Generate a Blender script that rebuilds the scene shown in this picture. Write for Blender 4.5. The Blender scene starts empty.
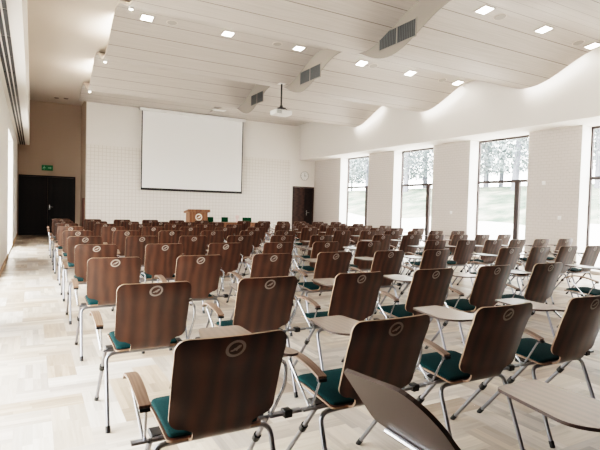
import bpy, math, random
from mathutils import Vector, Matrix
random.seed(7)
PI = math.pi
C = bpy.context.scene.collection

# ------------------------------------------------------------------ mesh helpers
class MB:
    def __init__(s): s.v = []; s.f = []; s.m = []
    def add(s, vs, fs, mi=0):
        b = len(s.v); s.v += [tuple(p) for p in vs]
        for f in fs: s.f.append(tuple(b + i for i in f)); s.m.append(mi)
        return s
    def box(s, x0, x1, y0, y1, z0, z1, mi=0, bev=0.0):
        if bev <= 0:
            vs = [(x, y, z) for x in (x0, x1) for y in (y0, y1) for z in (z0, z1)]
            return s.add(vs, [(0,1,3,2),(4,6,7,5),(0,4,5,1),(2,3,7,6),(0,2,6,4),(1,5,7,3)], mi)
        b = bev; vs = []; idx = {}
        for sx in (0, 1):
            for sy in (0, 1):
                for sz in (0, 1):
                    X = (x0, x1)[sx]; Y = (y0, y1)[sy]; Z = (z0, z1)[sz]
                    ix = X + (b, -b)[sx]; iy = Y + (b, -b)[sy]; iz = Z + (b, -b)[sz]
                    for k, p in enumerate(((X, iy, iz), (ix, Y, iz), (ix, iy, Z))):
                        idx[(sx, sy, sz, k)] = len(vs); vs.append(p)
        g = lambda sx, sy, sz, k: idx[(sx, sy, sz, k)]
        fs = []
        for t in (0, 1):
            fs.append((g(t,0,0,0), g(t,0,1,0), g(t,1,1,0), g(t,1,0,0)))
            fs.append((g(0,t,0,1), g(1,t,0,1), g(1,t,1,1), g(0,t,1,1)))
            fs.append((g(0,0,t,2), g(0,1,t,2), g(1,1,t,2), g(1,0,t,2)))
        for a in (0, 1):
            for c in (0, 1):
                fs.append((g(a,c,0,0), g(a,c,1,0), g(a,c,1,1), g(a,c,0,1)))
                fs.append((g(a,0,c,0), g(a,1,c,0), g(a,1,c,2), g(a,0,c,2)))
                fs.append((g(0,a,c,1), g(1,a,c,1), g(1,a,c,2), g(0,a,c,2)))
                for e in (0, 1): pass
        for a in (0, 1):
            for c in (0, 1):
                for e in (0, 1): fs.append((g(a,c,e,0), g(a,c,e,1), g(a,c,e,2)))
        return s.add(vs, fs, mi)
    def tube(s, pts, r, n=8, mi=0, cap=True, r2=None):
        pts = [Vector(p) for p in pts]; rings = []
        prev = None
        for i, p in enumerate(pts):
            if i == 0: d = pts[1] - p
            elif i == len(pts) - 1: d = p - pts[i-1]
            else: d = (pts[i+1] - p).normalized() + (p - pts[i-1]).normalized()
            d.normalize()
            if prev is None:
                a = Vector((0,0,1)) if abs(d.z) < .9 else Vector((1,0,0))
                u = d.cross(a).normalized()
            else:
                u = (prev - d * prev.dot(d)).normalized()
            prev = u; w = d.cross(u)
            rr = r if r2 is None else r + (r2 - r) * i / (len(pts) - 1)
            rings.append([p + rr * (math.cos(2*PI*k/n) * u + math.sin(2*PI*k/n) * w) for k in range(n)])
        vs = [q for R in rings for q in R]; fs = []
        for i in range(len(rings) - 1):
            for k in range(n):
                fs.append((i*n+k, i*n+(k+1) % n, (i+1)*n+(k+1) % n, (i+1)*n+k))
        if cap: fs += [tuple(reversed(range(n))), tuple((len(rings)-1)*n + k for k in range(n))]
        return s.add(vs, fs, mi)
    def prism(s, poly, z0, z1, mi=0, rim=None, axis='z'):
        """poly: list of (a,b) extruded between z0 and z1 along axis"""
        n = len(poly)
        if axis == 'z': P = lambda a, b, h: (a, b, h)
        elif axis == 'y': P = lambda a, b, h: (a, h, b)
        else: P = lambda a, b, h: (h, a, b)
        vs = [P(a, b, z0) for a, b in poly] + [P(a, b, z1) for a, b in poly]
        s.add(vs, [tuple(reversed(range(n))), tuple(range(n, 2*n))], mi)
        s.add(vs, [(i, (i+1) % n, n+(i+1) % n, n+i) for i in range(n)], mi if rim is None else rim)
        return s
    def lathe(s, prof, cx, cy, n=16, mi=0):
        vs = []; fs = []
        for r, z in prof: vs += [(cx + r*math.cos(2*PI*k/n), cy + r*math.sin(2*PI*k/n), z) for k in range(n)]
        for i in range(len(prof)-1):
            for k in range(n): fs.append((i*n+k, i*n+(k+1)%n, (i+1)*n+(k+1)%n, (i+1)*n+k))
        fs += [tuple(reversed(range(n))), tuple((len(prof)-1)*n+k for k in range(n))]
        return s.add(vs, fs, mi)
    def build(s, name, mats, parent=None, loc=None, smooth=True, angle=40):
        me = bpy.data.meshes.new(name)
        me.from_pydata(s.v, [], s.f)
        if not isinstance(mats, (list, tuple)): mats = [mats]
        for m in mats: me.materials.append(m)
        me.polygons.foreach_set('material_index', s.m)
        import bmesh
        bm = bmesh.new(); bm.from_mesh(me)
        bmesh.ops.recalc_face_normals(bm, faces=bm.faces); bm.to_mesh(me); bm.free()
        if smooth:
            me.polygons.foreach_set('use_smooth', [True]*len(me.polygons))
            me.set_sharp_from_angle(angle=math.radians(angle))
        me.update()
        o = bpy.data.objects.new(name, me); C.objects.link(o)
        if parent is not None: o.parent = parent
        if loc is not None: o.location = loc
        return o

def tag(o, label, cat, group=None):
    o['label'] = label; o['category'] = cat
    if group: o['group'] = group
    return o
def thing(name, label, cat, loc=(0,0,0), rz=0, group=None):
    o = bpy.data.objects.new(name, None); C.objects.link(o)
    o.empty_display_size = .1
    o.location = loc; o.rotation_euler = (0, 0, rz)
    return tag(o, label, cat, group)
def struct(o): o['kind'] = 'structure'; return o
def sempty(name, loc=(0,0,0)):
    o = bpy.data.objects.new(name, None); C.objects.link(o); o.location = loc
    o['kind'] = 'structure'; return o
def fillet(pts, r, n=4):
    pts = [Vector(p) for p in pts]; out = [pts[0]]
    for i in range(1, len(pts)-1):
        p = pts[i]; a = pts[i-1]-p; b = pts[i+1]-p
        rr = min(r, a.length*.45, b.length*.45); a.normalize(); b.normalize()
        A = p + a*rr; B = p + b*rr
        for k in range(n+1):
            t = k/n; out.append(A*(1-t)**2 + p*2*t*(1-t) + B*t*t)
    out.append(pts[-1]); return out
def round_poly(pts, r, n=5):
    out = []; N = len(pts)
    for i in range(N):
        rr0 = r[i] if isinstance(r, (list, tuple)) else r
        p = Vector((*pts[i], 0)); a = Vector((*pts[i-1], 0))-p; b = Vector((*pts[(i+1) % N], 0))-p
        rr = min(rr0, a.length*.48, b.length*.48); a.normalize(); b.normalize()
        A = p+a*rr; B = p+b*rr
        for k in range(n+1):
            t = k/n; q = A*(1-t)**2 + p*2*t*(1-t) + B*t*t; out.append((q.x, q.y))
    return out

# ------------------------------------------------------------------ materials
def srgb(r, g, b):
    f = lambda c: (c/255/12.92) if c/255 <= .04045 else ((c/255+.055)/1.055)**2.4
    return (f(r), f(g), f(b), 1)
def mat(name, col, rough=.5, metal=0., spec=.5, emit=None, es=0., coat=0.):
    m = bpy.data.materials.new(name); m.use_nodes = True
    nt = m.node_tree; b = nt.nodes['Principled BSDF']
    b.inputs['Base Color'].default_value = col; b.inputs['Roughness'].default_value = rough
    b.inputs['Metallic'].default_value = metal; b.inputs['Specular IOR Level'].default_value = spec
    b.inputs['Coat Weight'].default_value = coat; b.inputs['Coat Roughness'].default_value = .25
    if emit: b.inputs['Emission Color'].default_value = emit; b.inputs['Emission Strength'].default_value = es
    return m
def N(m, t, **kw):
    n = m.node_tree.nodes.new(t)
    for k, v in kw.items():
        if k.startswith('i_'): n.inputs[k[2:].replace('_', ' ')].default_value = v
        else: setattr(n, k, v)
    return n
def L(m, a, b): m.node_tree.links.new(a, b)
def bsdf(m): return m.node_tree.nodes['Principled BSDF']
def ramp(m, fac, stops):
    r = N(m, 'ShaderNodeValToRGB'); L(m, fac, r.inputs[0]); e = r.color_ramp.elements
    while len(e) < len(stops): e.new(.5)
    for i, (p, c) in enumerate(stops): e[i].position = p; e[i].color = c
    return r.outputs[0]
def coords(m, scale=(1,1,1), kind='Object', rot=(0,0,0), rnd=False):
    t = N(m, 'ShaderNodeTexCoord'); mp = N(m, 'ShaderNodeMapping')
    mp.inputs['Scale'].default_value = scale; mp.inputs['Rotation'].default_value = rot
    src = t.outputs[kind]
    if rnd:
        oi = N(m, 'ShaderNodeObjectInfo'); mu = N(m, 'ShaderNodeVectorMath', operation='SCALE')
        cx = N(m, 'ShaderNodeCombineXYZ'); L(m, oi.outputs['Random'], cx.inputs[0]); L(m, oi.outputs['Random'], cx.inputs[2])
        L(m, cx.outputs[0], mu.inputs[0]); mu.inputs['Scale'].default_value = 23.
        ad = N(m, 'ShaderNodeVectorMath', operation='ADD'); L(m, src, ad.inputs[0]); L(m, mu.outputs[0], ad.inputs[1]); src = ad.outputs[0]
    L(m, src, mp.inputs['Vector']); return mp.outputs[0]
def noise(m, vec, scale, detail=4, rough=.55, dist=0.):
    n = N(m, 'ShaderNodeTexNoise'); n.inputs['Scale'].default_value = scale; n.inputs['Detail'].default_value = detail
    n.inputs['Roughness'].default_value = rough; n.inputs['Distortion'].default_value = dist
    L(m, vec, n.inputs['Vector']); return n.outputs['Fac']
def bump(m, h, strength=.2, dist=.01):
    b = N(m, 'ShaderNodeBump'); b.inputs['Strength'].default_value = strength; b.inputs['Distance'].default_value = dist
    L(m, h, b.inputs['Height']); L(m, b.outputs[0], bsdf(m).inputs['Normal'])

def wood(name, dark, light, rough=.4, scale=(14, 14, 1.6), coat=0., rnd=True, dist=1.2, spec=.5):
    m = mat(name, dark, rough, coat=coat, spec=spec)
    v = coords(m, scale, rnd=rnd)
    f1 = noise(m, v, 1.0, 3, .5, dist)
    w = N(m, 'ShaderNodeTexWave', wave_type='RINGS', rings_direction='Z'); w.inputs['Scale'].default_value = .55
    w.inputs['Distortion'].default_value = 5.; w.inputs['Detail'].default_value = 2; L(m, v, w.inputs['Vector'])
    mx = N(m, 'ShaderNodeMath', operation='MULTIPLY_ADD'); L(m, w.outputs['Fac'], mx.inputs[0]); mx.inputs[1].default_value = .45; 
    hf = N(m, 'ShaderNodeMath', operation='MULTIPLY'); L(m, f1, hf.inputs[0]); hf.inputs[1].default_value = .6
    L(m, hf.outputs[0], mx.inputs[2])
    L(m, ramp(m, mx.outputs[0], [(.15, dark), (.8, light)]), bsdf(m).inputs['Base Color'])
    return m

M = {}
M['walnut'] = wood('walnut_veneer', srgb(42, 24, 16), srgb(76, 46, 33), .32, scale=(7, 7, 1.3), coat=.2, spec=.5, dist=2.2)
M['ply_edge'] = mat('plywood_edge', srgb(140, 114, 94), .5)
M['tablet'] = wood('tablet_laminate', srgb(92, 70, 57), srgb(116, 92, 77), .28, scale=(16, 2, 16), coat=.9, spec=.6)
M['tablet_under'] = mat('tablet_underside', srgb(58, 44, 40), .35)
M['tablet_edge'] = mat('tablet_edge', srgb(52, 36, 29), .45)
M['arm'] = wood('armrest_ply', srgb(104, 80, 65), srgb(128, 102, 86), .38, scale=(40, 4, 40))
M['teal'] = mat('teal_fabric', srgb(8, 66, 66), .9, spec=.15)
v = coords(M['teal'], (1,1,1)); nz = noise(M['teal'], v, 260, 2)
L(M['teal'], ramp(M['teal'], nz, [(.3, srgb(3, 34, 37)), (.75, srgb(8, 55, 56))]), bsdf(M['teal']).inputs['Base Color'])
M['steel'] = mat('satin_steel_tube', srgb(140, 141, 146), .3, metal=.95)
M['rod'] = mat('polished_rod', srgb(178, 180, 184), .25, metal=.9)
M['black'] = mat('black_plastic', srgb(16, 16, 17), .45)
M['emblem'] = mat('silver_print', srgb(150, 140, 132), .42)
M['white'] = mat('white_paint', srgb(231, 225, 219), .75, spec=.25)
M['white_warm'] = mat('warm_white_paint', srgb(216, 205, 195), .8, spec=.2)
M['front'] = wood('dark_front_wall', srgb(74, 56, 45), srgb(98, 76, 62), .5, scale=(3, 3, .6), rnd=False)  # unseen wall, made dark to shade the surfaces that face it
M['reveal'] = mat('skylit_reveal_paint', srgb(245, 242, 238), .7, spec=.3)  # window reveals: skylight falling on them is put into this whiter colour
M['recess'] = mat('shaded_recess_paint', srgb(186, 168, 152), .85, spec=.2)  # recess walls: shade of the unlit recess is put into this taupe
M['dark_door'] = wood('dark_oak_door', srgb(14, 11, 10), srgb(26, 20, 18), .55, scale=(3, 3, 22), rnd=False, spec=.3)
M['wenge'] = wood('wenge_door', srgb(40, 27, 23), srgb(66, 46, 39), .5, scale=(2, 2, 16), rnd=False, spec=.3)
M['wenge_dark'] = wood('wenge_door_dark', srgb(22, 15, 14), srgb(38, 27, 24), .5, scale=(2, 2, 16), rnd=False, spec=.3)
M['frame'] = mat('dark_window_frame', srgb(58, 46, 44), .4)
M['lectern'] = wood('lectern_veneer', srgb(104, 66, 42), srgb(142, 96, 66), .4, scale=(8, 8, 1.6), rnd=False)
M['base'] = wood('oak_baseboard', srgb(150, 118, 84), srgb(180, 146, 108), .5, scale=(10, 2, 10), rnd=False)
M['grille'] = mat('grey_grille', srgb(92, 94, 95), .5)
M['grille_bk'] = mat('grille_dark', srgb(62, 64, 65), .7)
M['step'] = mat('grey_fascia', srgb(148, 140, 132), .7, spec=.25)
M['screen'] = mat('screen_cloth', srgb(244, 242, 240), .9, spec=.1)
M['plastic'] = mat('white_plastic', srgb(235, 233, 230), .4)
M['lamp'] = mat('lit_diffuser', (1, 1, 1, 1), .5, emit=(1, .93, .84, 1), es=16.)
M['cove'] = mat('led_strip', (1, 1, 1, 1), .5, emit=(1, .95, .88, 1), es=26.)
M['cove_left'] = mat('led_strip_left', (1, 1, 1, 1), .5, emit=(1, .93, .84, 1), es=45.)
M['spot'] = mat('spot_lens', (1, 1, 1, 1), .5, emit=(1, .9, .75, 1), es=12.)
M['green_sign'] = mat('exit_green', srgb(24, 104, 66), .5, emit=srgb(10, 90, 50), es=.1)
M['sign_white'] = mat('exit_white', srgb(150, 200, 170), .5)
M['green_cloth'] = mat('dark_green_cloth', srgb(14, 62, 40), .9, spec=.1)
M['red_brown'] = mat('red_brown_panel', srgb(124, 84, 72), .6)
M['slot'] = mat('slot_black', srgb(10, 10, 11), .6)
M['pink'] = mat('pale_pink_glaze', srgb(226, 196, 192), .4)

# tiled wall covering : fine rectangular grid
def tiles(name, base, line, bw, bh, rot, mort=.012, off=.5):
    m = mat(name, base, .8, spec=.2)
    v = coords(m, (1,1,1), rot=rot)
    b = N(m, 'ShaderNodeTexBrick', offset=off); b.inputs['Color1'].default_value = base
    b.inputs['Color2'].default_value = tuple(c*.985 for c in base[:3])+(1,)
    b.inputs['Mortar'].default_value = line; b.inputs['Scale'].default_value = 1; b.inputs['Mortar Size'].default_value = mort
    b.inputs['Mortar Smooth'].default_value = .6
    b.inputs['Brick Width'].default_value = bw; b.inputs['Row Height'].default_value = bh
    L(m, v, b.inputs['Vector']); L(m, b.outputs['Color'], bsdf(m).inputs['Base Color'])
    bump(m, b.outputs['Fac'], .25, -.006)
    return m
M['tile_back'] = tiles('tiled_back_panel', srgb(229, 222, 215), srgb(211, 202, 194), .13, .13, (-PI/2, 0, 0), .013, 0.)
M['tile_side'] = tiles('backlit_side_tiles', srgb(208, 200, 195), srgb(194, 186, 180), .15, .075, (0, -PI/2, PI/2), .008)  # piers stand against the light; their shade is put into the tile colour

# ceiling boards : grooves every .42 m along the wave
m = M['ceil'] = mat('ceiling_boards', srgb(196, 186, 175), .5, spec=.45)
v = coords(m, (1.2, 60, 60)); g1 = noise(m, v, 1.0, 3)
col = ramp(m, g1, [(.3, srgb(180, 171, 163)), (.7, srgb(196, 187, 180))])
t = N(m, 'ShaderNodeTexCoord'); sp = N(m, 'ShaderNodeSeparateXYZ'); L(m, t.outputs['Object'], sp.inputs[0])
a = N(m, 'ShaderNodeMath', operation='MULTIPLY_ADD'); L(m, sp.outputs['Y'], a.inputs[0]); a.inputs[1].default_value = 1/.42; a.inputs[2].default_value = 40.1
fr = N(m, 'ShaderNodeMath', operation='FRACT'); L(m, a.outputs[0], fr.inputs[0])
lt = N(m, 'ShaderNodeMath', operation='LESS_THAN'); L(m, fr.outputs[0], lt.inputs[0]); lt.inputs[1].default_value = .035
mx = N(m, 'ShaderNodeMix', data_type='RGBA'); L(m, lt.outputs[0], mx.inputs[0]); L(m, col, mx.inputs[6]); mx.inputs[7].default_value = srgb(120, 110, 100)
L(m, mx.outputs[2], bsdf(m).inputs['Base Color'])

# parquet : tint per plank stored on the mesh, grain along the plank
m = M['floor'] = mat('washed_parquet', srgb(205, 192, 176), .3, spec=.5, coat=.2)
at = N(m, 'ShaderNodeAttribute', attribute_name='plank_tint')
uv = N(m, 'ShaderNodeUVMap', uv_map='UVMap'); mp = N(m, 'ShaderNodeMapping'); mp.inputs['Scale'].default_value = (2.2, 34, 1); L(m, uv.outputs[0], mp.inputs[0])
g1 = noise(m, mp.outputs[0], 1.0, 5, .6, .4)
gr = ramp(m, g1, [(.25, (.80, .77, .74, 1)), (.6, (1, 1, 1, 1))])
mx = N(m, 'ShaderNodeMix', data_type='RGBA', blend_type='MULTIPLY'); mx.inputs[0].default_value = 1
L(m, at.outputs['Color'], mx.inputs[6]); L(m, gr, mx.inputs[7]); L(m, mx.outputs[2], bsdf(m).inputs['Base Color'])
rr = N(m, 'ShaderNodeMath', operation='MULTIPLY_ADD'); L(m, g1, rr.inputs[0]); rr.inputs[1].default_value = -.15; rr.inputs[2].default_value = .40
L(m, rr.outputs[0], bsdf(m).inputs['Roughness'])

# glass
m = M['glass'] = bpy.data.materials.new('window_glass'); m.use_nodes = True; nt = m.node_tree
nt.nodes.clear(); o_ = nt.nodes.new('ShaderNodeOutputMaterial'); ms = nt.nodes.new('ShaderNodeMixShader')
tr = nt.nodes.new('ShaderNodeBsdfTransparent'); tr.inputs[0].default_value = (.94, .96, .96, 1)
gl = nt.nodes.new('ShaderNodeBsdfGlossy'); gl.inputs['Roughness'].default_value = .03
ms.inputs[0].default_value = .06; nt.links.new(tr.outputs[0], ms.inputs[1]); nt.links.new(gl.outputs[0], ms.inputs[2]); nt.links.new(ms.outputs[0], o_.inputs[0])

# outdoors
m = M['lawn'] = mat('grassy_bank', srgb(150, 168, 130), .95, spec=.1)  # grass bank, mottled grey-green to beige
v = coords(m, (1,1,1)); L(m, ramp(m, noise(m, v, .9, 5), [(.35, srgb(70, 84, 74)), (.5, srgb(104, 112, 100)), (.68, srgb(160, 156, 140))]), bsdf(m).inputs['Base Color'])
M['paving'] = mat('pale_paving', srgb(236, 234, 230), .9)
M['bark'] = mat('hazy_bark', srgb(112, 114, 122), .95, spec=.1)  # lightened so the outdoor haze sits in the bark colour
m = M['leaf'] = mat('hazy_leaves', srgb(120, 130, 122), .9, spec=.1)  # haze over the trees is mixed into the leaf colour
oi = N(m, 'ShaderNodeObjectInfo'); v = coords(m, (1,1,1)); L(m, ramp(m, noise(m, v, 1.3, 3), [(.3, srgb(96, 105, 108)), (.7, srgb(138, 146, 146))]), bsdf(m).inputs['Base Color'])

# ------------------------------------------------------------------ camera (calibrated on the chair grid)
CAM = Vector((-.6303, -.2442, 1.3365)); YAW, PITCH, ROLL = .504436, -.036842, .027518
f_ = Vector((math.sin(YAW)*math.cos(PITCH), math.cos(YAW)*math.cos(PITCH), math.sin(PITCH)))
r_ = Vector((math.cos(YAW), -math.sin(YAW), 0)); u_ = r_.cross(f_)
R_ = math.cos(ROLL)*r_ + math.sin(ROLL)*u_; U_ = -math.sin(ROLL)*r_ + math.cos(ROLL)*u_
cd = bpy.data.cameras.new('camera'); cam = bpy.data.objects.new('camera', cd); C.objects.link(cam)
cam.matrix_world = Matrix(((R_.x, U_.x, -f_.x, CAM.x), (R_.y, U_.y, -f_.y, CAM.y), (R_.z, U_.z, -f_.z, CAM.z), (0,0,0,1)))
cd.sensor_width = 36; cd.lens = 485.35/600*36; cd.clip_start = .05; cd.clip_end = 300
bpy.context.scene.camera = cam

# ------------------------------------------------------------------ room
YB, YR, Y0 = 18.6, 20.77, -5.6          # back wall, recess end, wall behind the camera
XL, XF = -1.12, -.74                    # left wall, fascia of the left soffit
XBULK, XR, XGL = 9.67, 10.45, 10.80     # right bulkhead, right wall, right window plane
ZS, ZT = 3.37, 5.07                     # soffit height, flat ceiling height
XS0, XM, XS1 = .75, 5.30, 9.45          # ceiling slabs
PER = 3.44
def zL(y):
    if y > 16.82: return 4.86 + .175*(.5+.5*math.cos(PI*min(1, (y-16.82)/1.3)))
    return 4.79 + .245*math.cos(2*PI*(y-9.72)/3.55)
def zR(y):
    if y > 15.78: return 4.77 + min(1, (y-15.78)/1.5)*.10
    return 4.51 + .26*math.cos(2*PI*(y-8.9)/PER)

# floor: blocks of strips laid in a herringbone
def floor_mesh():
    W = .20; n = 3; vs = []; fs = []; tint = []; uvs = []
    x0, x1, y0, y1 = XL-.4, XGL+.1, Y0-.2, YR+.2
    pal = [(206, 192, 176), (196, 180, 163), (216, 205, 193), (184, 165, 146), (202, 190, 177), (211, 198, 182), (180, 161, 143), (196, 186, 176), (220, 211, 200)]
    def block(ax, ay, bx, by, horiz):
        c = random.choice(pal); k = random.uniform(.97, 1.03)
        for s in range(4):
            if horiz: q = (ax, bx, ay+(by-ay)*s/4, ay+(by-ay)*(s+1)/4)
            else: q = (ax+(bx-ax)*s/4, ax+(bx-ax)*(s+1)/4, ay, by)
            # break each strip at a random joint
            j = random.uniform(.3, .7)
            for a_, b_ in ((0, j), (j, 1)):
                kk = k*random.uniform(.88, 1.08); cc = tuple(x*kk for x in c)
                cc = tuple(min(250, x) for x in cc); sc = srgb(*cc)
                if horiz: Q = (q[0]+(q[1]-q[0])*a_, q[0]+(q[1]-q[0])*b_, q[2], q[3])
                else: Q = (q[0], q[1], q[2]+(q[3]-q[2])*a_, q[2]+(q[3]-q[2])*b_)
                X0, X1 = max(Q[0], x0), min(Q[1], x1); Ya, Yb = max(Q[2], y0), min(Q[3], y1)
                if X1-X0 < 1e-4 or Yb-Ya < 1e-4: continue
                b = len(vs); vs.extend([(X0, Ya, 0), (X1, Ya, 0), (X1, Yb, 0), (X0, Yb, 0)]); fs.append((b, b+1, b+2, b+3))
                off = random.uniform(0, 50)
                for (X, Y) in ((X0, Ya), (X1, Ya), (X1, Yb), (X0, Yb)):
                    tint.append(sc); uvs.append((X+off, Y+off*3) if horiz else (Y+off, X+off*3))
    Kx = int((x1-x0)/W)+4; Ky = int((y1-y0)/W)+4
    for y in range(-2, Ky):
        for m_ in range(-Ky//(2*n)-2, Kx//(2*n)+2):
            xa = y+2*n*m_
            if -n <= xa <= Kx: block(x0+xa*W, y0+y*W, x0+(xa+n)*W, y0+(y+1)*W, True)
    for x in range(-2, Kx):
        for m_ in range(-Ky//(2*n)-2, Kx//(2*n)+2):
            ya = x-2*n+1-2*n*m_
            if -n <= ya <= Ky: block(x0+x*W, y0+ya*W, x0+(x+1)*W, y0+(ya+n)*W, False)
    me = bpy.data.meshes.new('floor'); me.from_pydata(vs, [], fs)
    ca = me.color_attributes.new('plank_tint', 'FLOAT_COLOR', 'CORNER')
    ca.data.foreach_set('color', [c for t_ in tint for c in t_])
    ul = me.uv_layers.new(name='UVMap'); ul.data.foreach_set('uv', [c for t_ in uvs for c in t_])
    me.materials.append(M['floor']); me.update()
    o = bpy.data.objects.new('floor', me); C.objects.link(o); return struct(o)
floor_mesh()

# back wall (plain), tiled lower cladding
b = MB(); b.box(1.03, XGL, YB, YB+.15, 0, 5.2); struct(b.build('wall_back', M['white'], smooth=False))
b = MB(); b.box(1.03, 9.2, YB-.035, YB-.001, 0, 3.36); struct(b.build('trim_1', M['tile_back'], smooth=False))
b = MB(); b.box(1.03, 9.2, YB-.045, YB-.001, 3.361, 3.385); struct(b.build('trim_2', M['white'], smooth=False))
# recess: side wall and end wall with the double door
b = MB(); b.box(1.03, 1.16, YB+.151, YR, 0, ZT); struct(b.build('wall_recess', M['recess'], smooth=False))
b = MB(); b.box(XL-.3, 1.3, YR, YR+.15, 0, 5.2); struct(b.build('wall_recess_end', M['recess'], smooth=False))
b = MB(); b.box(XL-.3, XGL+.1, Y0-.15, Y0, 0, 5.2); struct(b.build('wall_front', M['front'], smooth=False))

# left wall with deep openings, soffit with slot diffusers
LW = [(1.6, 4.9), (6.0, 9.4), (12.7, 15.6)]
b = MB(); ys = sorted(LW); prev = Y0
for a_, c_ in ys: b.box(XL-.35, XL, prev, a_, 0, ZS+.02); prev = c_
b.box(XL-.35, XL, prev, YR, 0, ZS+.02)
for a_, c_ in ys: b.box(XL-.35, XL, a_, c_, 0, .06); b.box(XL-.35, XL, a_, c_, 2.95, ZS+.02)
struct(b.build('wall_left', M['white'], smooth=False))
b = MB(); b.box(XL-.35, XF, Y0, YR, ZS+.02, ZT+.1); struct(b.build('trim_3', M['white'], smooth=False))
b = MB()
for k in range(3):
    for y_ in range(-4, 21):
        ya = y_*1.0; b.box(-1.05+.062*k, -1.05+.062*k+.042, ya, min(ya+.965, YR-.05), ZS+.012, ZS+.0205)
o = b.build('slot_diffuser', M['slot'], smooth=False); tag(o, 'long black twin slot air diffuser running along the left soffit', 'air vent')
b = MB()
for a_, c_ in [(Y0, ys[0][0]), (ys[0][1], ys[1][0]), (ys[1][1], ys[2][0]), (ys[2][1], YR)]:
    b.box(XL, XL+.015, a_, c_, 0, .09)
struct(b.build('baseboard_left', M['base'], smooth=False))

# right wall: piers below the bulkhead
RW = [(14.59, 16.5), (11.23, 13.14), (7.86, 9.77), (4.5, 6.5), (1.14, 3.05)]
b = MB(); prev = Y0
for a_, c_ in sorted(RW): b.box(XR, XGL+.08, prev, a_, 0, ZS+.03); prev = c_
b.box(XR, XGL+.08, prev, YB, 0, ZS+.03)
for a_, c_ in RW: b.box(XR, XGL+.08, a_, c_, 0, .08)
struct(b.build('wall_right', M['tile_side'], smooth=False))
b = MB()
for a_, c_ in RW:
    b.box(XR-.002, XGL-.002, c_-.012, c_+.0, .08, ZS+.029); b.box(XR-.002, XGL-.002, a_, a_+.012, .08, ZS+.029)
struct(b.build('trim_8', M['reveal'], smooth=False))
b = MB(); b.box(XBULK, XGL+.1, Y0, YB, ZS+.03, 5.2); struct(b.build('trim_4', M['white'], smooth=False))

# flat upper ceiling, wavy boarded slabs, grey step between them
b = MB(); b.box(XF, XBULK, Y0, YR, ZT, ZT+.12); struct(b.build('ceiling', M['white_warm'], smooth=False))
def slab(name, xa, xb, zf):
    b = MB(); ys = [Y0+(YB-Y0)*i/260 for i in range(261)]; vs = []; n = len(ys)
    for y in ys:
        z = zf(y); vs += [(xa, y, z), (xb, y, z), (xa, y, z+.05), (xb, y, z+.05)]
    fs = []; mi = []
    for i in range(n-1):
        p = 4*i; q = 4*i+4
        b.add([], []); fs += [(p, p+1, q+1, q), (p+2, q+2, q+3, p+3), (p, q, q+2, p+2), (p+1, p+3, q+3, q+1)]; mi += [0, 1, 1, 1]
    b.v = vs; b.f = fs + [(0, 2, 3, 1)]; b.m = mi + [1]
    return struct(b.build(name, [M['ceil'], M['white_warm']], angle=30))
slab('ceiling_left', XS0, XM, zL); slab('ceiling_right', XM+.001, XS1, zR)
b = MB(); ys = [Y0+(YB-Y0)*i/260 for i in range(261)]; vs = []
for y in ys:
    lo = min(zL(y), zR(y)); hi = max(zL(y), zR(y))+.05
    vs += [(XM-.006, y, lo), (XM-.006, y, hi), (XM+.012, y, lo), (XM+.012, y, hi)]
fs = []
for i in range(260):
    p = 4*i; q = p+4; fs += [(p, q, q+1, p+1), (p+2, p+3, q+3, q+2), (p, p+2, q+2, q), (p+1, q+1, q+3, p+3)]
b.add(vs, fs); struct(b.build('trim_5', M['step']))
b = MB(); b.box(1.2, 1.22, Y0, YB, 4.3, ZT)      # back of the cove behind the left slab edge
vs = []; fs = []
b = MB()
for y in ys:
    b.v += [(1.15, y, zL(y)+.045), (1.15, y, ZT)]
b.f = [(2*i, 2*i+2, 2*i+3, 2*i+1) for i in range(260)]; b.m = [0]*260
struct(b.build('trim_6', M['white']))
b = MB()
for y in ys:
    b.v += [(XM, y, max(zL(y), zR(y))+.05), (XM, y, ZT)]
b.f = [(2*i, 2*i+2, 2*i+3, 2*i+1) for i in range(260)]; b.m = [0]*260
struct(b.build('trim_7', M['white_warm']))

# LED strips fixed to the slab edges near each low point of the wave (cove light)
def strip(x, zf, y0, y1, label):
    b = MB(); n = 24
    for i in range(n+1):
        y = y0+(y1-y0)*i/n; z = zf(y)+.012
        b.v += [(x, y, z), (x, y, z+.03)]
    b.f = [(2*i, 2*i+2, 2*i+3, 2*i+1) for i in range(n)]; b.m = [0]*n
    return tag(b.build('cove_light_strip', M['cove']), label, 'light')
for i, y in enumerate((7.18, 10.62, 14.06)):
    strip(XS1+.004, zR, y-1.25, y+.25, 'slim light strip on the window-side ceiling edge, '+['nearest', 'middle', 'farthest'][i]+' low point')
for i, y in enumerate((7.75, 11.3, 14.85)):
    b = MB(); n = 24
    for k in range(n+1):
        yy = y-1.15+1.3*k/n; b.v += [(XS0+.10, yy, zL(yy)+.058), (XS0+.16, yy, zL(yy)+.058)]
    b.f = [(2*k, 2*k+2, 2*k+3, 2*k+1) for k in range(n)]; b.m = [0]*n
    tag(b.build('cove_light_strip', M['cove_left']), 'slim light strip on the left ceiling edge, '+['nearest', 'middle', 'farthest'][i]+' low point', 'light')

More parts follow.
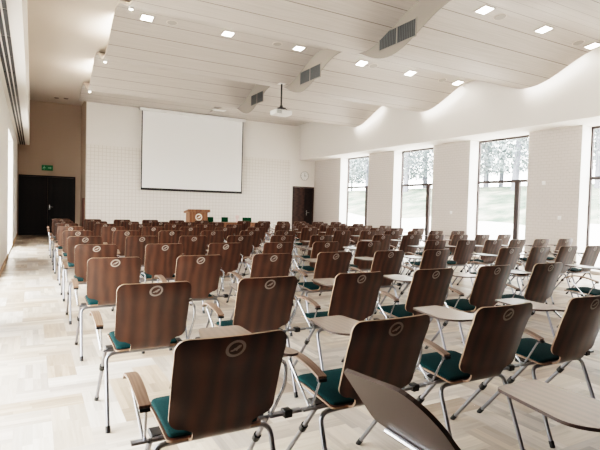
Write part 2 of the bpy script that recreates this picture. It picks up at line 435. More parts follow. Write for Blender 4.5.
# grilles in the grey step
for i, yc in enumerate((6.95, 10.18, 13.38)):
    nm = ['nearest', 'middle', 'farthest'][i]
    hw = (.52, .5, .45)[i]
    t_ = thing('air_grille', nm+' of the three grey air grilles in the stepped ceiling face', 'vent', (XM-.006, yc, 4.58), 0, 'air grilles in the ceiling step')
    b = MB(); b.box(-.004, .0, -hw, hw, -.16, .16); b.build('backing', M['grille_bk'], t_, smooth=False)
    b = MB(); b.box(-.012, -.003, -hw, hw, .15, .17); b.box(-.012, -.003, -hw, hw, -.17, -.15)
    for yy in (-hw, 0, hw): b.box(-.012, -.003, yy-.012, yy+.012, -.17, .17)
    b.build('frame', M['step'], t_, smooth=False)
    b = MB()
    for k in range(22):
        y_ = -hw+.02+(2*hw-.04)*k/21; b.box(-.01, -.003, y_-.006, y_+.006, -.15, .15)
    b.build('slats', M['grille'], t_, smooth=False)

# ------------------------------------------------------------------ windows
def window(i, a_, c_, x, side):
    """x: plane of the frame, side +1 = right wall"""
    t_ = sempty('window_%d' % i, (x, 0, 0))
    fr = .05; top = ZS+.028 if side > 0 else 2.948; zb = .082 if side > 0 else .062
    b = MB()
    for ya, yb in ((a_+.002, a_+fr), (c_-fr, c_-.002)): b.box(0, .06, ya, yb, zb, top)
    b.box(0, .06, a_+fr, c_-fr, top-.05, top); b.box(0, .06, a_+fr, c_-fr, zb, zb+.06)
    b.build('window_frame', M['frame'], t_, smooth=False)
    b = MB(); b.box(-.01, .065, a_+fr, c_-fr, 2.16, 2.235); b.build('transom', M['frame'], t_, smooth=False)
    mu = a_+.56
    b = MB(); b.box(-.01, .065, mu-.07, mu+.07, zb, 2.16); b.build('mullion', M['frame'], t_, smooth=False)
    for ya, yb, za, zc in ((a_+fr, c_-fr, 2.235, top-.05), (a_+fr, mu-.07, zb+.06, 2.16), (mu+.07, c_-fr, zb+.06, 2.16)):
        b = MB(); b.add([(.03, ya, za), (.03, yb, za), (.03, yb, zc), (.03, ya, zc)], [(0,1,2,3)]); b.build('pane', M['glass'], t_, smooth=False)
k = 1
for a_, c_ in RW: window(k, a_, c_, XGL, 1); k += 1
for a_, c_ in LW: window(k, a_, c_, XL-.33, -1); k += 1

# ------------------------------------------------------------------ doors
d = sempty('door_1', (-.12, YR, 0))
b = MB(); hw = .93
for s in (-1, 1): b.box(s*hw-.03, s*hw+.03, -.04, -.001, 0, 2.22)
b.box(-hw-.03, hw+.03, -.04, -.001, 2.221, 2.27); b.build('door_frame', M['dark_door'], d, smooth=False)
for s in (-1, 1):
    b = MB(); b.box(min(.004*s, s*.9), max(.004*s, s*.9), -.03, -.002, .005, 2.215, bev=.004); lf = b.build('door_leaf', M['dark_door'], d, smooth=False)
    if s > 0:
        b = MB(); b.tube([(.07, -.03, 1.08), (.07, -.075, 1.08), (.19, -.075, 1.08)], .011); b.box(.05, .09, -.036, -.029, .98, 1.16); b.build('door_handle', M['rod'], lf)
b = MB()
d = sempty('door_2', (9.36, YB, 0))
b = MB(); b.box(0, .05, -.05, -.001, 0, 2.2); b.box(1.0, 1.05, -.05, -.001, 0, 2.2); b.box(0, 1.05, -.05, -.001, 2.201, 2.24); b.build('door_frame', M['wenge'], d, smooth=False)
b = MB(); b.box(.055, .59, -.035, -.002, .005, 2.195, bev=.004); b.build('door_leaf', M['wenge'], d, smooth=False)
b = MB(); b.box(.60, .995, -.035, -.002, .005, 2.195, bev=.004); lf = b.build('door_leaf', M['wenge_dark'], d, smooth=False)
b = MB(); b.tube([(.70, -.035, 1.1), (.70, -.08, 1.1), (.82, -.08, 1.1)], .012); b.box(.675, .725, -.042, -.034, .98, 1.2); b.build('door_handle', M['rod'], lf)

# ------------------------------------------------------------------ things on walls and ceiling
t_ = thing('exit_sign', 'green emergency exit sign above the black double door', 'sign', (-.14, YR-.03, 2.57))
b = MB(); b.box(-.19, .19, -.025, .029, -.1, .1, bev=.006); b.build('sign_panel', M['green_sign'], t_)
b = MB()
b.prism([(.02, .02), (.09, .02), (.09, .045), (.15, 0), (.09, -.045), (.09, -.02), (.02, -.02)], -.028, -.0255, axis='y')
b.lathe([(.0, 0), (.001, .001)], 0, 0, 3) if False else None
b.prism([(-.105+.016*math.cos(k*PI/5), .055+.016*math.sin(k*PI/5)) for k in range(10)], -.028, -.0255, axis='y')
b.prism([(-.13, .03), (-.09, .035), (-.07, .0), (-.05, .005), (-.045, -.01), (-.085, -.02), (-.1, .0), (-.11, -.02), (-.085, -.06), (-.105, -.065), (-.135, -.02), (-.165, -.03), (-.17, -.015), (-.14, -.005)], -.028, -.0255, axis='y')
b.build('pictogram', M['sign_white'], t_, smooth=False)

t_ = thing('projection_screen', 'large white pull-down projection screen with black border on the back wall', 'projection screen', (4.885, YB-.2, 0))
sw = 2.005
b = MB(); b.box(-sw, sw, -.004, .0, 1.86, 4.735); b.build('screen_cloth', M['screen'], t_, smooth=False)
b = MB()
for s in (-1, 1): b.box(s*sw-.035 if s > 0 else -sw-.002, sw+.002 if s > 0 else -sw+.035, -.007, -.0045, 1.86, 4.735)
b.box(-sw+.035, sw-.035, -.007, -.0045, 1.86, 1.9); b.build('black_border', M['black'], t_, smooth=False)
b = MB(); b.tube([(-sw, 0, 1.84), (sw, 0, 1.84)], .022); b.build('bottom_bar', M['black'], t_)
b = MB(); b.box(-sw-.09, sw+.09, -.07, .09, 4.737, 4.85, bev=.02); b.build('screen_case', M['plastic'], t_)
for sx in (-1, 1): MB().box(sx*1.7-.03, sx*1.7+.03, .08, .197, 4.76, 4.82).build('wall_bracket', M['plastic'], t_, smooth=False)

t_ = thing('wall_clock', 'round white wall clock above the brown door in the corner', 'clock', (9.92, YB-.002, 2.72))
b = MB(); n = 28; b.prism([(.2*math.cos(2*PI*k/n), .2*math.sin(2*PI*k/n)) for k in range(n)], -.035, 0, axis='y')
for k in range(12):
    an = k*PI/6; b.box(.165*math.sin(an)-.006, .165*math.sin(an)+.006, -.038, -.0345, .165*math.cos(an)-.012, .165*math.cos(an)+.012, 1)
b.build('clock_face', [M['plastic'], M['black']], t_, smooth=False)
b = MB()
for k in range(n):
    pass
ring = [(.2*math.cos(2*PI*k/n), -.038, .2*math.sin(2*PI*k/n)) for k in range(n+1)]; b.tube(ring, .012, 6, cap=False); b.build('clock_rim', mat('clock_rim', srgb(190, 184, 178), .4), t_)
MB().box(-.006, .006, -.042, -.037, -.03, .13).build('minute_hand', M['black'], t_, smooth=False)
MB().box(-.02, .09, -.046, -.0425, -.008, .008).build('hour_hand', M['black'], t_, smooth=False)

o = MB().box(1.0, 1.0298, YB+.4, YB+1.1, .0, 1.45, bev=.006).build('cabinet_door', M['red_brown']); tag(o, 'reddish brown flat cabinet panel on the recess side wall', 'cabinet')
for x_, y_, z_, lab in ((XR, 7.4, 2.1, 'small white wall thermostat high on the pier right of the third window'), (XR, 6.95, 1.25, 'small white light switch low on the pier right of the third window'), (XR, 10.4, 1.3, 'small white light switch on the pier left of the third window')):
    t_ = thing('wall_switch', lab, 'switch', (x_, y_, z_))
    MB().box(-.012, -.001, -.045, .045, -.045, .045, bev=.003).build('cover_plate', M['plastic'], t_); MB().box(-.018, -.0125, -.028, .028, -.028, .028, bev=.002).build('rocker', M['plastic'], t_)

# square downlights and round speakers in the wavy boards
def slope(zf, y): return (zf(y+.05)-zf(y-.05))/.1
def downlight(x, y, zf, label):
    t_ = thing('square_downlight', label, 'ceiling light', (x, y, zf(y)-.001), 0, 'square downlights in the wavy ceiling'); t_.rotation_euler = (math.atan(slope(zf, y)), 0, 0)
    b = MB(); h = .135
    b.box(-h, h, -h, -h+.03, -.014, 0); b.box(-h, h, h-.03, h, -.014, 0); b.box(-h, -h+.03, -h+.03, h-.03, -.014, 0); b.box(h-.03, h, -h+.03, h-.03, -.014, 0)
    b.build('frame', mat('trim_grey', srgb(190, 182, 174), .5) if 'trim_grey' not in bpy.data.materials else bpy.data.materials['trim_grey'], t_, smooth=False)
    b = MB(); b.box(-h+.03, h-.03, -h+.03, h-.03, -.008, 0); b.build('diffuser', M['lamp'], t_, smooth=False)
for i, (x, y) in enumerate(((1.345, 9.88), (3.035, 9.84), (4.77, 9.83))):
    downlight(x, y, zL, 'lit square ceiling light, '+['leftmost', 'middle', 'rightmost'][i]+' of three left of the grey ceiling step')
for i, (x, y) in enumerate(((6.09, 9.16), (7.57, 9.16), (9.21, 9.16))):
    downlight(x, y, zR, 'lit square ceiling light, '+['leftmost', 'middle', 'rightmost'][i]+' in the far row right of the grey step')
for i, (x, y) in enumerate(((6.05, 5.60), (7.66, 5.62), (9.25, 5.64))):
    downlight(x, y, zR, 'lit square ceiling light, '+['leftmost', 'middle', 'rightmost'][i]+' in the near row at the upper right')
def speaker(x, y, zf, label):
    t_ = thing('ceiling_speaker', label, 'speaker', (x, y, zf(y)-.001), 0, 'round ceiling speakers'); t_.rotation_euler = (math.atan(slope(zf, y)), 0, 0)
    b = MB(); b.lathe([(.1, -.008), (.115, -.004), (.115, 0)], 0, 0, 20); b.build('speaker_rim', M['white_warm'], t_)
    b = MB(); b.lathe([(.095, -.011), (.097, -.0085)], 0, 0, 20); b.build('speaker_mesh', mat('speaker_mesh', srgb(168, 160, 152), .7) if 'speaker_mesh' not in bpy.data.materials else bpy.data.materials['speaker_mesh'], t_)
for x, y, zf, w in ((1.84, 9.86, zL, 'right of the leftmost ceiling light'), (4.22, 9.84, zL, 'between the second and third ceiling lights on the left'),
                    (6.5, 5.65, zR, 'right of the near ceiling light beside the grey step'), (8.83, 5.68, zR, 'beside the near ceiling light at the far right'),
                    (6.44, 9.17, zR, 'right of the far ceiling light beside the grey step'), (8.67, 9.17, zR, 'left of the far ceiling light by the window wall')):
    speaker(x, y, zf, 'small round grey ceiling speaker '+w)
t_ = thing('ceiling_panel_light', 'flat white rectangular ceiling panel above the screen top', 'ceiling light', (5.42, 17.2, zR(17.2)-.001))
MB().box(-.25, .25, -.14, .14, -.02, 0, bev=.004).build('frame', M['plastic'], t_); MB().box(-.22, .22, -.11, .11, -.024, -.0205).build('diffuser', M['plastic'], t_, smooth=False)
for x, y, lab in ((.12, 19.7, 'small round recessed light in the ceiling of the door recess'), (.42, 19.6, 'smoke detector beside the recessed light in the door recess')):
    b = MB(); b.lathe([(.05, ZT-.03), (.08, ZT-.012), (.085, ZT-.001)], x, y, 20); o = b.build('recessed_light' if 'light' in lab[:24] else 'smoke_detector', M['step']); tag(o, lab, 'light' if 'light' in lab[:24] else 'detector')
for i, y in enumerate((8.45, 11.8, 15.2)):
    t_ = thing('edge_spotlight', ['nearest', 'middle', 'farthest'][i]+' of the tiny lit spotlights along the left ceiling edge', 'light', (XS0-.005, y, zL(y)-.0), 0, 'spotlights on the left ceiling edge')
    b = MB(); b.lathe([(.035, -.05), (.045, -.03), (.045, -.002)], .06, 0, 14); b.build('housing', M['plastic'], t_)
    b = MB(); b.lathe([(.02, -.062), (.034, -.0505)], .06, 0, 14); b.build('lens', M['spot'], t_)

# projector on its pole
px, py = 5.08, 11.3; zc = zL(py)
t_ = thing('projector', 'white ceiling projector hanging on a pole in front of the screen', 'projector', (px, py, 0))
MB().box(-.09, .09, -.09, .09, zc-.012, zc-.001, bev=.002).build('ceiling_plate', M['plastic'], t_)
MB().tube([(0, 0, zc-.012), (0, 0, 3.98)], .022, 10).build('pole', M['black'], t_)
b = MB(); b.box(-.09, .09, -.09, .09, 3.9, 3.93, bev=.004); b.box(-.03, .03, -.03, .03, 3.93, 3.99)
for sx in (-1, 1):
    for sy in (-1, 1): b.tube([(sx*.07, sy*.07, 3.915), (sx*.15, sy*.1, 3.862)], .008, 6)
b.build('mount', M['black'], t_)
b = MB(); b.box(-.24, .24, -.18, .18, 3.73, 3.86, bev=.025); b.build('projector_body', M['plastic'], t_)
b = MB(); n = 16; b.prism([(.1+.045*math.cos(2*PI*k/n), 3.795+.045*math.sin(2*PI*k/n)) for k in range(n)], .175, .2, axis='y'); b.build('projector_lens', M['black'], t_)
b = MB()
for k in range(6): b.box(-.2, -.06, -.182, -.179, 3.755+k*.015, 3.762+k*.015)
b.build('vent', M['grille'], t_, smooth=False)

# ------------------------------------------------------------------ emblem (ring with a bird-like mark), in x-z plane facing -y
def emblem_mb(cx, cz, r, yf, ell=1., tilt=0.):
    ct, st = math.cos(tilt), math.sin(tilt)
    """yf(x) gives the surface y"""
    b = MB(); n = 28; vs = []; fs = []
    for k in range(n):
        a = 2*PI*k/n
        for rr in (r, r*.70):
            ex, ez = rr*math.cos(a), rr*ell*math.sin(a); x = cx+ex*ct-ez*st; z = cz+ex*st+ez*ct; vs.append((x, yf(x, z)-.0012, z))
    for k in range(n):
        p = 2*k; q = 2*((k+1) % n); fs.append((p, q, q+1, p+1))
    b.add(vs, fs)
    mk = [(-.52, -.30), (-.30, -.34), (-.05, -.22), (.12, -.30), (.20, -.10), (.36, .02), (.52, .22), (.50, .40), (.32, .40), (.16, .30), (.02, .12), (-.16, .06), (-.26, -.10), (-.46, -.16)]
    mk = [(x*1.05, z*ell) for x, z in mk]; vs = [(cx+r*x, yf(cx+r*x, cz+r*z)-.0012, cz+r*z) for x, z in mk]; c0 = (cx, yf(cx, cz)-.0012, cz)
    vs.append(c0); nn = len(mk)
    b.add(vs, [(i, (i+1) % nn, nn) for i in range(nn)])
    return b

# ------------------------------------------------------------------ lectern, platform table, green chairs
t_ = thing('lectern', 'brown wooden lectern with a round pale emblem before the screen', 'lectern', (4.33, 16.1, 0))
b = MB(); b.box(-.31, .31, -.22, -.2, .04, 1.08); b.build('front_panel', M['lectern'], t_, smooth=False)
for s in (-1, 1):
    b = MB(); b.box(s*.31-.02 if s > 0 else -.31, .31 if s > 0 else -.29, -.199, .25, .04, 1.08); b.build('side_panel', M['lectern'], t_, smooth=False)
b = MB(); b.prism([(-.27, 1.08), (.28, 1.02), (.28, 1.08), (-.27, 1.165)], -.385, .385, axis='x'); b.build('top', M['lectern'], t_, smooth=False)
b = MB(); b.box(-.29, .29, -.19, .22, .55, .57); b.build('shelf', M['lectern'], t_, smooth=False)
b = MB(); b.box(-.34, .34, -.25, .27, 0, .04, bev=.004); b.build('plinth', M['lectern'], t_)
b = emblem_mb(0, .9, .12, lambda x, z: -.2205); o = b.build('emblem', mat('pale_disc', srgb(232, 222, 210), .5), t_, smooth=False)
o['label'] = 'round pale emblem'

t_ = thing('long_table', 'brown table behind the chair rows, in front of the green chairs', 'table', (5.85, 15.75, 0))
MB().box(-1.0, 1.0, -.3, .3, .71, .74, bev=.006).build('tabletop', M['lectern'], t_)
for sx in (-1, 1):
    MB().box(sx*.95-.02, sx*.95+.02, -.28, .28, 0, .71).build('side_panel', M['lectern'], t_, smooth=False)
MB().box(-.93, .93, -.26, -.24, .25, .71).build('front_panel', M['lectern'], t_, smooth=False)
b = MB(); b.lathe([(.035, .742), (.055, .78), (.045, .84), (.03, .87), (.06, .9), (.075, .95), (.05, .99)], 5.66, 15.72, 14); o = b.build('flower_vase', M['pink']); tag(o, 'small pale pink vase standing between the green chairs', 'vase')
for i, (x, w) in enumerate(((4.93, .28), (5.5, .25), (6.37, .36))):
    t_ = thing('green_chair', 'dark green padded chair facing the rows, '+['leftmost, beside the lectern', 'middle one, left of the vase', 'rightmost, right of the vase'][i], 'chair', (x, 16.35, 0), 0, 'green chairs at the front')
    MB().box(-w*.5, w*.5, .17, .21, .52, .895, bev=.012).build('backrest', M['green_cloth'], t_)
    MB().box(-.2, .2, -.2, .165, .42, .475, bev=.012).build('seat', M['green_cloth'], t_)
    for sx in (-1, 1):
        MB().tube([(sx*.19, -.18, 0), (sx*.19, -.17, .42)], .012).build('leg', M['steel'], t_)
        MB().tube([(sx*.19, .2, 0), (sx*.19, .185, .42)], .012).build('leg', M['steel'], t_)
    MB().tube(fillet([(-w*.35, .155, .415), (-w*.35, .215, .415), (-w*.35, .22, .6)], .03), .01).build('back_support', M['steel'], t_)
    MB().tube(fillet([(w*.35, .155, .415), (w*.35, .215, .415), (w*.35, .22, .6)], .03), .01).build('back_support', M['steel'], t_)

# ------------------------------------------------------------------ the lecture chair
# local axes: x right, y forward (towards the screen), origin under the emblem
def shell_path():
    """seat-front -> bend -> top of back; list of (y,z)"""
    ctl = [(.575, .432), (.54, .448), (.43, .452), (.28, .444), (.19, .436), (.145, .442), (.115, .470), (.096, .53), (.066, .62), (.032, .73), (.004, .80), (-.010, .868)]
    P = [Vector((0, y, z)) for y, z in ctl]; out = []
    for i in range(len(P)-1):     # Catmull-Rom
        p0 = P[max(i-1, 0)]; p1 = P[i]; p2 = P[i+1]; p3 = P[min(i+2, len(P)-1)]
        for k in range(6):
            t = k/6; out.append(.5*((2*p1)+(p2-p0)*t+(2*p0-5*p1+4*p2-p3)*t*t+(3*p1-p0-3*p2+p3)*t*t*t))
    out.append(P[-1]); return out
PATH = shell_path()
def curve_in(x, z):       # the back is concave: edges come forward
    k = max(0., min(1., (z-.46)/.1)); return .022*k*(x/.22)**2
def shell(path, widths, name, parent, th=.010, nx=12):
    """ribbon with given half widths; faces: dark veneer, rim: ply edge"""
    n = len(path); nor = []
    for i in range(n):
        d = path[min(i+1, n-1)]-path[max(i-1, 0)]; d.normalize(); nor.append(Vector((0, -d.z, d.y)))
    b = MB(); vs = []
    for s in (-1, 1):
        for i in range(n):
            for j in range(nx+1):
                x = widths[i]*(2*j/nx-1); p = path[i]
                q = p+nor[i]*(th/2*s)
                vs.append((x, q.y+curve_in(x, p.z), q.z))
    K = n*(nx+1); g = lambda s, i, j: s*K+i*(nx+1)+j; F = []; R = []
    for i in range(n-1):
        for j in range(nx):
            F.append((g(0, i, j), g(0, i+1, j), g(0, i+1, j+1), g(0, i, j+1))); F.append((g(1, i, j), g(1, i, j+1), g(1, i+1, j+1), g(1, i+1, j)))
        R.append((g(0, i, 0), g(1, i, 0), g(1, i+1, 0), g(0, i+1, 0))); R.append((g(0, i, nx), g(0, i+1, nx), g(1, i+1, nx), g(1, i, nx)))
    for j in range(nx):
        R.append((g(0, 0, j), g(0, 0, j+1), g(1, 0, j+1), g(1, 0, j))); R.append((g(0, n-1, j), g(1, n-1, j), g(1, n-1, j+1), g(0, n-1, j+1)))
    b.v = vs; b.f = F+R; b.m = [0]*len(F)+[1]*len(R)
    return b.build(name, [M['walnut'], M['ply_edge']], parent, angle=50)
def resample(path, ts):
    ln = [0]
    for i in range(1, len(path)): ln.append(ln[-1]+(path[i]-path[i-1]).length)
    out = []
    for t in ts:
        s = t
        for i in range(1, len(path)):
            if ln[i] >= s-1e-9:
                k = (s-ln[i-1])/(ln[i]-ln[i-1]+1e-12); out.append(path[i-1].lerp(path[i], k)); break
        else: out.append(path[-1].copy())
    return out, ln[-1]
_, LEN = resample(PATH, [0])
def len_at(cond):
    l = 0
    for i in range(1, len(PATH)):
        l += (PATH[i]-PATH[i-1]).length
        if cond(PATH[i]): return l
S_BEND = len_at(lambda p: p.y < .17)          # rear of the seat
S_LOW = len_at(lambda p: p.z > .505)          # where the wide back begins
HWB, HWS, WAIST = .217, .196, .118
def make_chair(name, label):
    t_ = thing(name, label, 'chair')
    # back: waist, then wide rounded board
    ts = [S_BEND+(S_LOW-S_BEND)*k/6 for k in range(6)]; ws = [WAIST]*6; ws[-1] = WAIST+.004
    rb = .05
    for k in range(9):
        a = PI/2*k/8; ts.append(S_LOW+rb*(1-math.cos(a))); ws.append(HWB-.006-rb*1.1+rb*1.1*math.sin(a))
    top = LEN; rt = .045; s0 = ts[-1]; s1 = top-rt
    for k in range(1, 9): ts.append(s0+(s1-s0)*k/9); ws.append(HWB-.006+.006*k/9)
    for k in range(9):
        a = PI/2*k/8; ts.append(s1+rt*math.sin(a)); ws.append(HWB-rt+rt*math.cos(a))
    path, _ = resample(PATH, ts)
    bk = shell(path, ws, 'backrest', t_, nx=14)
    def yf(x, z):
        for i in range(1, len(path)):
            if path[i].z >= z:
                k = (z-path[i-1].z)/(path[i].z-path[i-1].z+1e-9); y = path[i-1].y+(path[i].y-path[i-1].y)*k
                return y-.0058+curve_in(x, z)
        return path[-1].y-.0058
    e = emblem_mb(0, .82, .040, yf, .8, .3).build('emblem', M['emblem'], bk, smooth=False); e['label'] = 'pale round emblem'
    # seat pan
    ts = []; ws = []; rf = .06
    for k in range(7):
        a = PI/2*k/6; ts.append(rf*(1-math.cos(a))); ws.append(HWS-rf+rf*math.sin(a))
    s0 = ts[-1]; s1 = S_BEND-.03
    for k in range(1, 10): ts.append(s0+(s1-s0)*k/9); ws.append(HWS)
    for k in range(1, 7):
        a = PI/2*k/6; ts.append(s1+.028*math.sin(a)); ws.append(HWS-.028+.028*math.cos(a))
    path2, _ = resample(PATH, ts)
    shell(path2, ws, 'seat', t_, nx=8)
    # cushion
    b = MB(); pl = round_poly([(-.186, .186), (.186, .186), (.186, .552), (-.186, .552)], [.03, .03, .05, .05], 5); n = len(pl)
    def sz(y):
        for i in range(len(PATH)-1):
            if PATH[i+1].y <= y <= PATH[i].y:
                k = (PATH[i].y-y)/(PATH[i].y-PATH[i+1].y+1e-9); return PATH[i].z+(PATH[i+1].z-PATH[i].z)*k
        return .44
    cy = .37; rings = []
    for sc, h in ((1, .0055), (1.003, .011), (.99, .017), (.95, .020), (.6, .022), (.25, .022)):
        rings.append([(x*sc, cy+(y-cy)*sc, sz(min(.54, max(.19, cy+(y-cy)*sc)))+h) for x, y in pl])
    vs = [q for r in rings for q in r]; fs = []
    for i in range(len(rings)-1):
        for k in range(n): fs.append((i*n+k, i*n+(k+1) % n, (i+1)*n+(k+1) % n, (i+1)*n+k))
    fs += [tuple((len(rings)-1)*n+k for k in range(n)), tuple(reversed(range(n)))]
    b.add(vs, fs); b.build('cushion', M['teal'], t_, angle=70)
    # legs: an upside-down V on either side
    for s in (-1, 1):
        b = MB(); b.tube([(s*.252, .565, .012), (s*.246, .238, .425)], .0115, 10); lg = b.build('leg', M['steel'], t_)
        b = MB(); b.tube([(s*.2522, .575, 0), (s*.2515, .547, .035)], .0145, 10); b.build('foot_cap', M['black'], lg)
        b = MB(); b.tube([(s*.248, .352, .281), (s*.2475, .330, .309)], .018, 10); b.build('stacking_buffer', M['black'], lg)
        b = MB(); b.tube(fillet([(s*.25, .05, .012), (s*.244, .205, .415), (s*.13, .212, .415)], .06, 5), .0115, 10); lg = b.build('leg', M['steel'], t_)
        b = MB(); b.tube([(s*.25, .0455, 0), (s*.2498, .0585, .035)], .0145, 10); b.build('foot_cap', M['black'], lg)
        b = MB(); b.box(s*.212-.026, s*.212+.026, .25, .33, .414, .436, bev=.004); b.build('seat_bracket', M['black'], t_)
    b = MB(); b.tube([(-.13, .212, .415), (.13, .212, .415)], .0115, 10)
    for s in (-1, 1): b.tube(fillet([(s*.246, .238, .425), (s*.19, .25, .425), (s*.17, .48, .428)], .03), .009, 8)
    b.tube([(-.17, .48, .428), (.17, .48, .428)], .009, 8)
    b.tube([(-.246, .238, .425), (.246, .238, .425)], .010, 8)
    b.build('seat_frame', M['steel'], t_)
    # left armrest on two rods
    ap = [(.465, .606), (.44, .630), (.37, .646), (.28, .645), (.19, .632), (.115, .612)]
    P = [Vector((0, y, z)) for y, z in ap]; ctr = fillet(P, .05, 3); nn = len(ctr); vs = []
    for i, p in enumerate(ctr):
        d = ctr[min(i+1, nn-1)]-ctr[max(i-1, 0)]; d.normalize(); nr = Vector((0, -d.z, d.y)); nr = -nr if nr.z < 0 else nr
        w = .0205+.003*math.sin(PI*i/(nn-1))
        for x, h in ((-w, -.006), (w, -.006), (w, .006), (-w, .006)):
            q = p+nr*h; vs.append((-.293+x, q.y, q.z))
    fs = []
    for i in range(nn-1):
        for k in range(4): fs.append((4*i+k, 4*i+(k+1) % 4, 4*i+4+(k+1) % 4, 4*i+4+k))
    fs += [(3, 2, 1, 0), (4*nn-4, 4*nn-3, 4*nn-2, 4*nn-1)]
    b = MB(); b.add(vs, fs); b.build('armrest', M['arm'], t_, angle=30)
    b = MB(); b.tube(fillet([(-.285, .40, .636), (-.285, .435, .60), (-.268, .262, .43)], .015), .006, 8); b.tube(fillet([(-.285, .135, .612), (-.283, .145, .59), (-.266, .240, .43)], .015), .006, 8)
    b.build('arm_support', M['rod'], t_)
    b = MB(); b.box(-.312, -.274, .108, .132, .594, .606); b.build('arm_clip', M['black'], t_, smooth=False)
    # writing tablet on the right, hinged on a tube along y
    b = MB(); b.tube(fillet([(.266, .240, .43), (.275, .13, .60), (.272, .12, .705), (.165, .20, .708), (.165, .60, .708)], .035), .0075, 8)
    b.tube(fillet([(.268, .262, .43), (.262, .30, .60), (.165, .36, .700)], .04), .006, 8)
    b.build('tablet_support', M['rod'], t_)
    poly = [(.002, .665), (-.205, .665), (-.255, .37), (-.19, .295), (-.10, .285), (-.03, .22), (.06, .12), (.105, .145), (.075, .25), (.022, .36)]
    pl = round_poly(poly, [.03, .025, .06, .06, .05, .06, .025, .025, .08, .08], 4)
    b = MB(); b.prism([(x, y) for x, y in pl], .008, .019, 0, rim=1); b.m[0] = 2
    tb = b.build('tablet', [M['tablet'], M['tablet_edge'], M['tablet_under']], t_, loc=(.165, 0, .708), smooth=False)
    return t_
def add_link(t_, gap, me=[None]):
    b = MB(); b.box(.256, .256+gap, .22, .25, .424, .436); lk = b.build('link_bar', M['steel'], t_, smooth=False)
    b = MB(); b.box(.256+gap*.55-.02, .256+gap*.55+.02, .212, .258, .412, .446, bev=.004); b.build('link_clip', M['black'], lk)
def copy_tree(o, parent=None, skip=()):
    c = o.copy(); C.objects.link(c)
    if parent is not None: c.parent = parent
    for ch in KIDS.get(o, ()):
        if ch.name.split('.')[0] in skip: continue
        copy_tree(ch, c, skip)
    return c
PITCH_C = .7409
LX = [i*PITCH_C for i in range(6)]
RX = [5.05, 5.73, 6.38, 7.03, 7.70, 8.40]
ROW = {1: (.014, 1.385), 2: (.010, 2.651), 3: (-.012, 4.091), 4: (-.016, 5.444), 5: (-.011, 6.805), 6: (.003, 8.16), 7: (-.014, 9.525), 8: (-.002, 10.901), 9: (-.001, 12.237), 10: (.020, 13.584)}
proto = make_chair('lecture_chair', 'tmp')
add_link(proto, .155)
MB().box(-.318, -.256, .222, .248, .425, .435).build('link_stub', M['steel'], proto, smooth=False)
KIDS = {}
for o in bpy.data.objects:
    if o.parent: KIDS.setdefault(o.parent, []).append(o)
ORD = ['', 'first', 'second', 'third', 'fourth', 'fifth', 'sixth', 'seventh', 'eighth', 'ninth', 'tenth']
def rown(r): return 'nearest full row' if r == 1 else ('farthest row' if r == 10 else ORD[r]+' row of backrests from the camera')
used = [False]
def place(x, y, label, rz=0., group=None, skip=()):
    if not used[0]: c = proto; used[0] = True
    else: c = copy_tree(proto, None, skip)
    c.location = (x, y, 0); c.rotation_euler = (0, 0, rz); c['label'] = label; c['group'] = group
    return c
special = {(1, 0): 'large walnut chair nearest the camera, left end of the nearest full row',
           (1, 1): 'walnut chair in the nearest full row, behind the raised tilted writing tablet',
           (1, 2): 'walnut chair in the nearest full row, third from the left aisle',
           (1, 3): 'walnut chair in the nearest full row, cut by the right photo edge'}
for r in range(1, 11):
    dx, y = ROW[r]
    for i, x in enumerate(LX):
        if r == 1 and i > 3: continue
        lab = special.get((r, i)) or 'walnut chair, %s from the left aisle in the %s' % (ORD[i+1], rown(r))
        if i == 0 and (r, i) not in special: lab = 'walnut chair on the left aisle, in the %s' % rown(r)
        place(x+dx+random.uniform(-.003, .003), y+random.uniform(-.006, .006), lab, math.radians(random.uniform(-.5, .5)), 'chairs in the left block', ('link_bar',) if i == 5 else (('link_stub',) if i == 0 else ()))
    for i, x in enumerate(RX):
        if r == 1 or (r == 2 and i > 0) or (r == 3 and i > 3): continue
        lab = 'walnut chair in the window-side block, %s from the middle aisle, %s' % (ORD[i+1], rown(r).replace(' of backrests from the camera', ' from the camera'))
        place(x+dx+random.uniform(-.01, .01), y+.02+random.uniform(-.012, .012), lab, math.radians(random.uniform(-1.0, 1.0)), 'chairs in the window-side block', ('link_bar', 'link_stub'))
# foreground chairs of which the photo shows only the writing tablets
fg0 = place(.09, .22, 'foreground chair showing only its raised tilted writing tablet, bottom centre', 0, 'foreground chairs')
fg1 = place(.83, .22, 'foreground chair showing only its flat brown writing tablet, bottom right corner', 0, 'foreground chairs')
for ch in fg0.children:
    if ch.name.startswith('tablet') and not ch.name.startswith('tablet_support'): ch.rotation_euler = (0, math.radians(54), 0)

for ch in proto.children:
    if ch.name == 'tablet': ch.location.x += .07; ch.rotation_euler = (0, 0, -.06)

# ------------------------------------------------------------------ outdoors
b = MB(); b.box(XGL+.12, 13.0, -25, 60, -.3, -.06); o = b.build('paving', M['paving'], smooth=False); struct(o)
def bank(x): 
    for (xa, za), (xb, zb) in zip(BK, BK[1:]):
        if x <= xb: return za+(zb-za)*(x-xa)/(xb-xa)
    return BK[-1][1]
BK = [(13, -.06), (14.2, .55), (16.5, .95), (19.5, 1.75), (24, 2.7), (30, 3.2), (64, 5.2)]
def bank_mesh(name, xs, m):
    b = MB(); ny = 90
    for x in xs:
        for j in range(ny+1):
            y = -25+j*95/ny; k = min(1, max(0, (x-13)/3)); b.v.append((x, y, bank(x)+k*(.09*math.sin(x*.9+y*.7)+.06*math.sin(y*1.7+x))))
    b.f = [(i*(ny+1)+j, i*(ny+1)+j+1, (i+1)*(ny+1)+j+1, (i+1)*(ny+1)+j) for i in range(len(xs)-1) for j in range(ny)]; b.m = [0]*len(b.f)
    struct(b.build(name, m))
bank_mesh('pale_slope', [13, 13.6, 14.2, 15.3, 16.5], M['paving'])
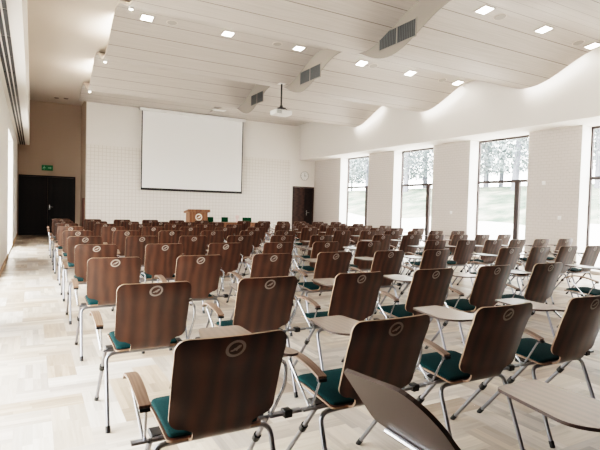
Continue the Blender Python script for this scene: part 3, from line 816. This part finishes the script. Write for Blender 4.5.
bank_mesh('lawn_bank', [16.5+.75*i for i in range(64)], M['lawn'])
b = MB(); b.box(-40, XL-.45, -25, 60, -.3, -.06); struct(b.build('paving_left', M['paving'], smooth=False))
def tree(x, y, z0, h, label, seed):
    rnd = random.Random(seed); t_ = thing('tree', label, 'tree', (x, y, z0), 0, 'trees outside the windows')
    b = MB(); lx, ly = rnd.uniform(-.4, .4), rnd.uniform(-.4, .4)
    b.tube([(0, 0, -.2), (lx*.3, ly*.3, h*.3), (lx*.7, ly*.7, h*.65), (lx, ly, h)], (.10+.009*h)*rnd.uniform(.7, 1.25), 8, r2=.04)
    for k in range(7):
        z = h*(.35+.08*k); a = rnd.uniform(0, 2*PI); l = rnd.uniform(.8, 1.8); q = (lx*z/h, ly*z/h, z)
        b.tube([q, (q[0]+l*math.cos(a), q[1]+l*math.sin(a), z+.5*l)], .05, 5, r2=.015)
    b.build('trunk', M['bark'], t_)
    b = MB()
    for k in range(3600):
        z = h*rnd.uniform(.10, 1.05); rad = 1.75*math.sqrt(rnd.random())*(1.15-.6*abs(z/h-.55)); a = rnd.uniform(0, 2*PI)
        c = Vector((lx*z/h+rad*math.cos(a), ly*z/h+rad*math.sin(a), z)); s_ = rnd.uniform(.07, .16)
        u = Vector((rnd.gauss(0,1), rnd.gauss(0,1), rnd.gauss(0,1))).normalized(); w = u.cross(Vector((rnd.gauss(0,1), rnd.gauss(0,1), rnd.gauss(0,1)))).normalized()
        b.add([c-u*s_, c+w*s_*.6, c+u*s_, c-w*s_*.6], [(0,1,2,3)])
    b.build('foliage', M['leaf'], t_, smooth=False)
TR = []
rt = random.Random(11)
for x0 in (24.5, 29.5, 34.5):
    for j in range(9): TR.append((x0+rt.uniform(-.6, .6), 9.5+j*4.6+(2.3 if x0 == 29.5 else 0)+rt.uniform(-.3, .3)+(x0-24.5)*.9, rt.uniform(9, 12)))
for i, (x, y, h) in enumerate(TR):
    tree(x, y, bank(x), h, 'hazy grey-green tree seen through the windows on the right', 50+i)

# ------------------------------------------------------------------ light
sc = bpy.context.scene
w = bpy.data.worlds.new('world'); sc.world = w; w.use_nodes = True
bg = w.node_tree.nodes['Background']; bg.inputs[0].default_value = (1.0, .985, .965, 1); bg.inputs[1].default_value = 9.0
def area(name, loc, rot, sx, sy, power, col=(1,1,1), portal=False):
    l = bpy.data.lights.new(name, 'AREA'); l.shape = 'RECTANGLE'; l.size = sx; l.size_y = sy; l.energy = power; l.color = col
    o = bpy.data.objects.new(name, l); C.objects.link(o); o.location = loc; o.rotation_euler = rot
    if portal: l.cycles.is_portal = True
    return o
for a_, c_ in RW: area('daylight_portal', (XGL+.1, (a_+c_)/2, 1.75), (0, PI/2, 0), 3.3, c_-a_, 1, portal=True)
for a_, c_ in LW: area('daylight_portal', (XL-.36, (a_+c_)/2, 1.5), (0, -PI/2, 0), 2.9, c_-a_, 1, portal=True)
vs_ = sc.view_settings; vs_.view_transform = 'Filmic'; vs_.look = 'High Contrast'; vs_.exposure = .92
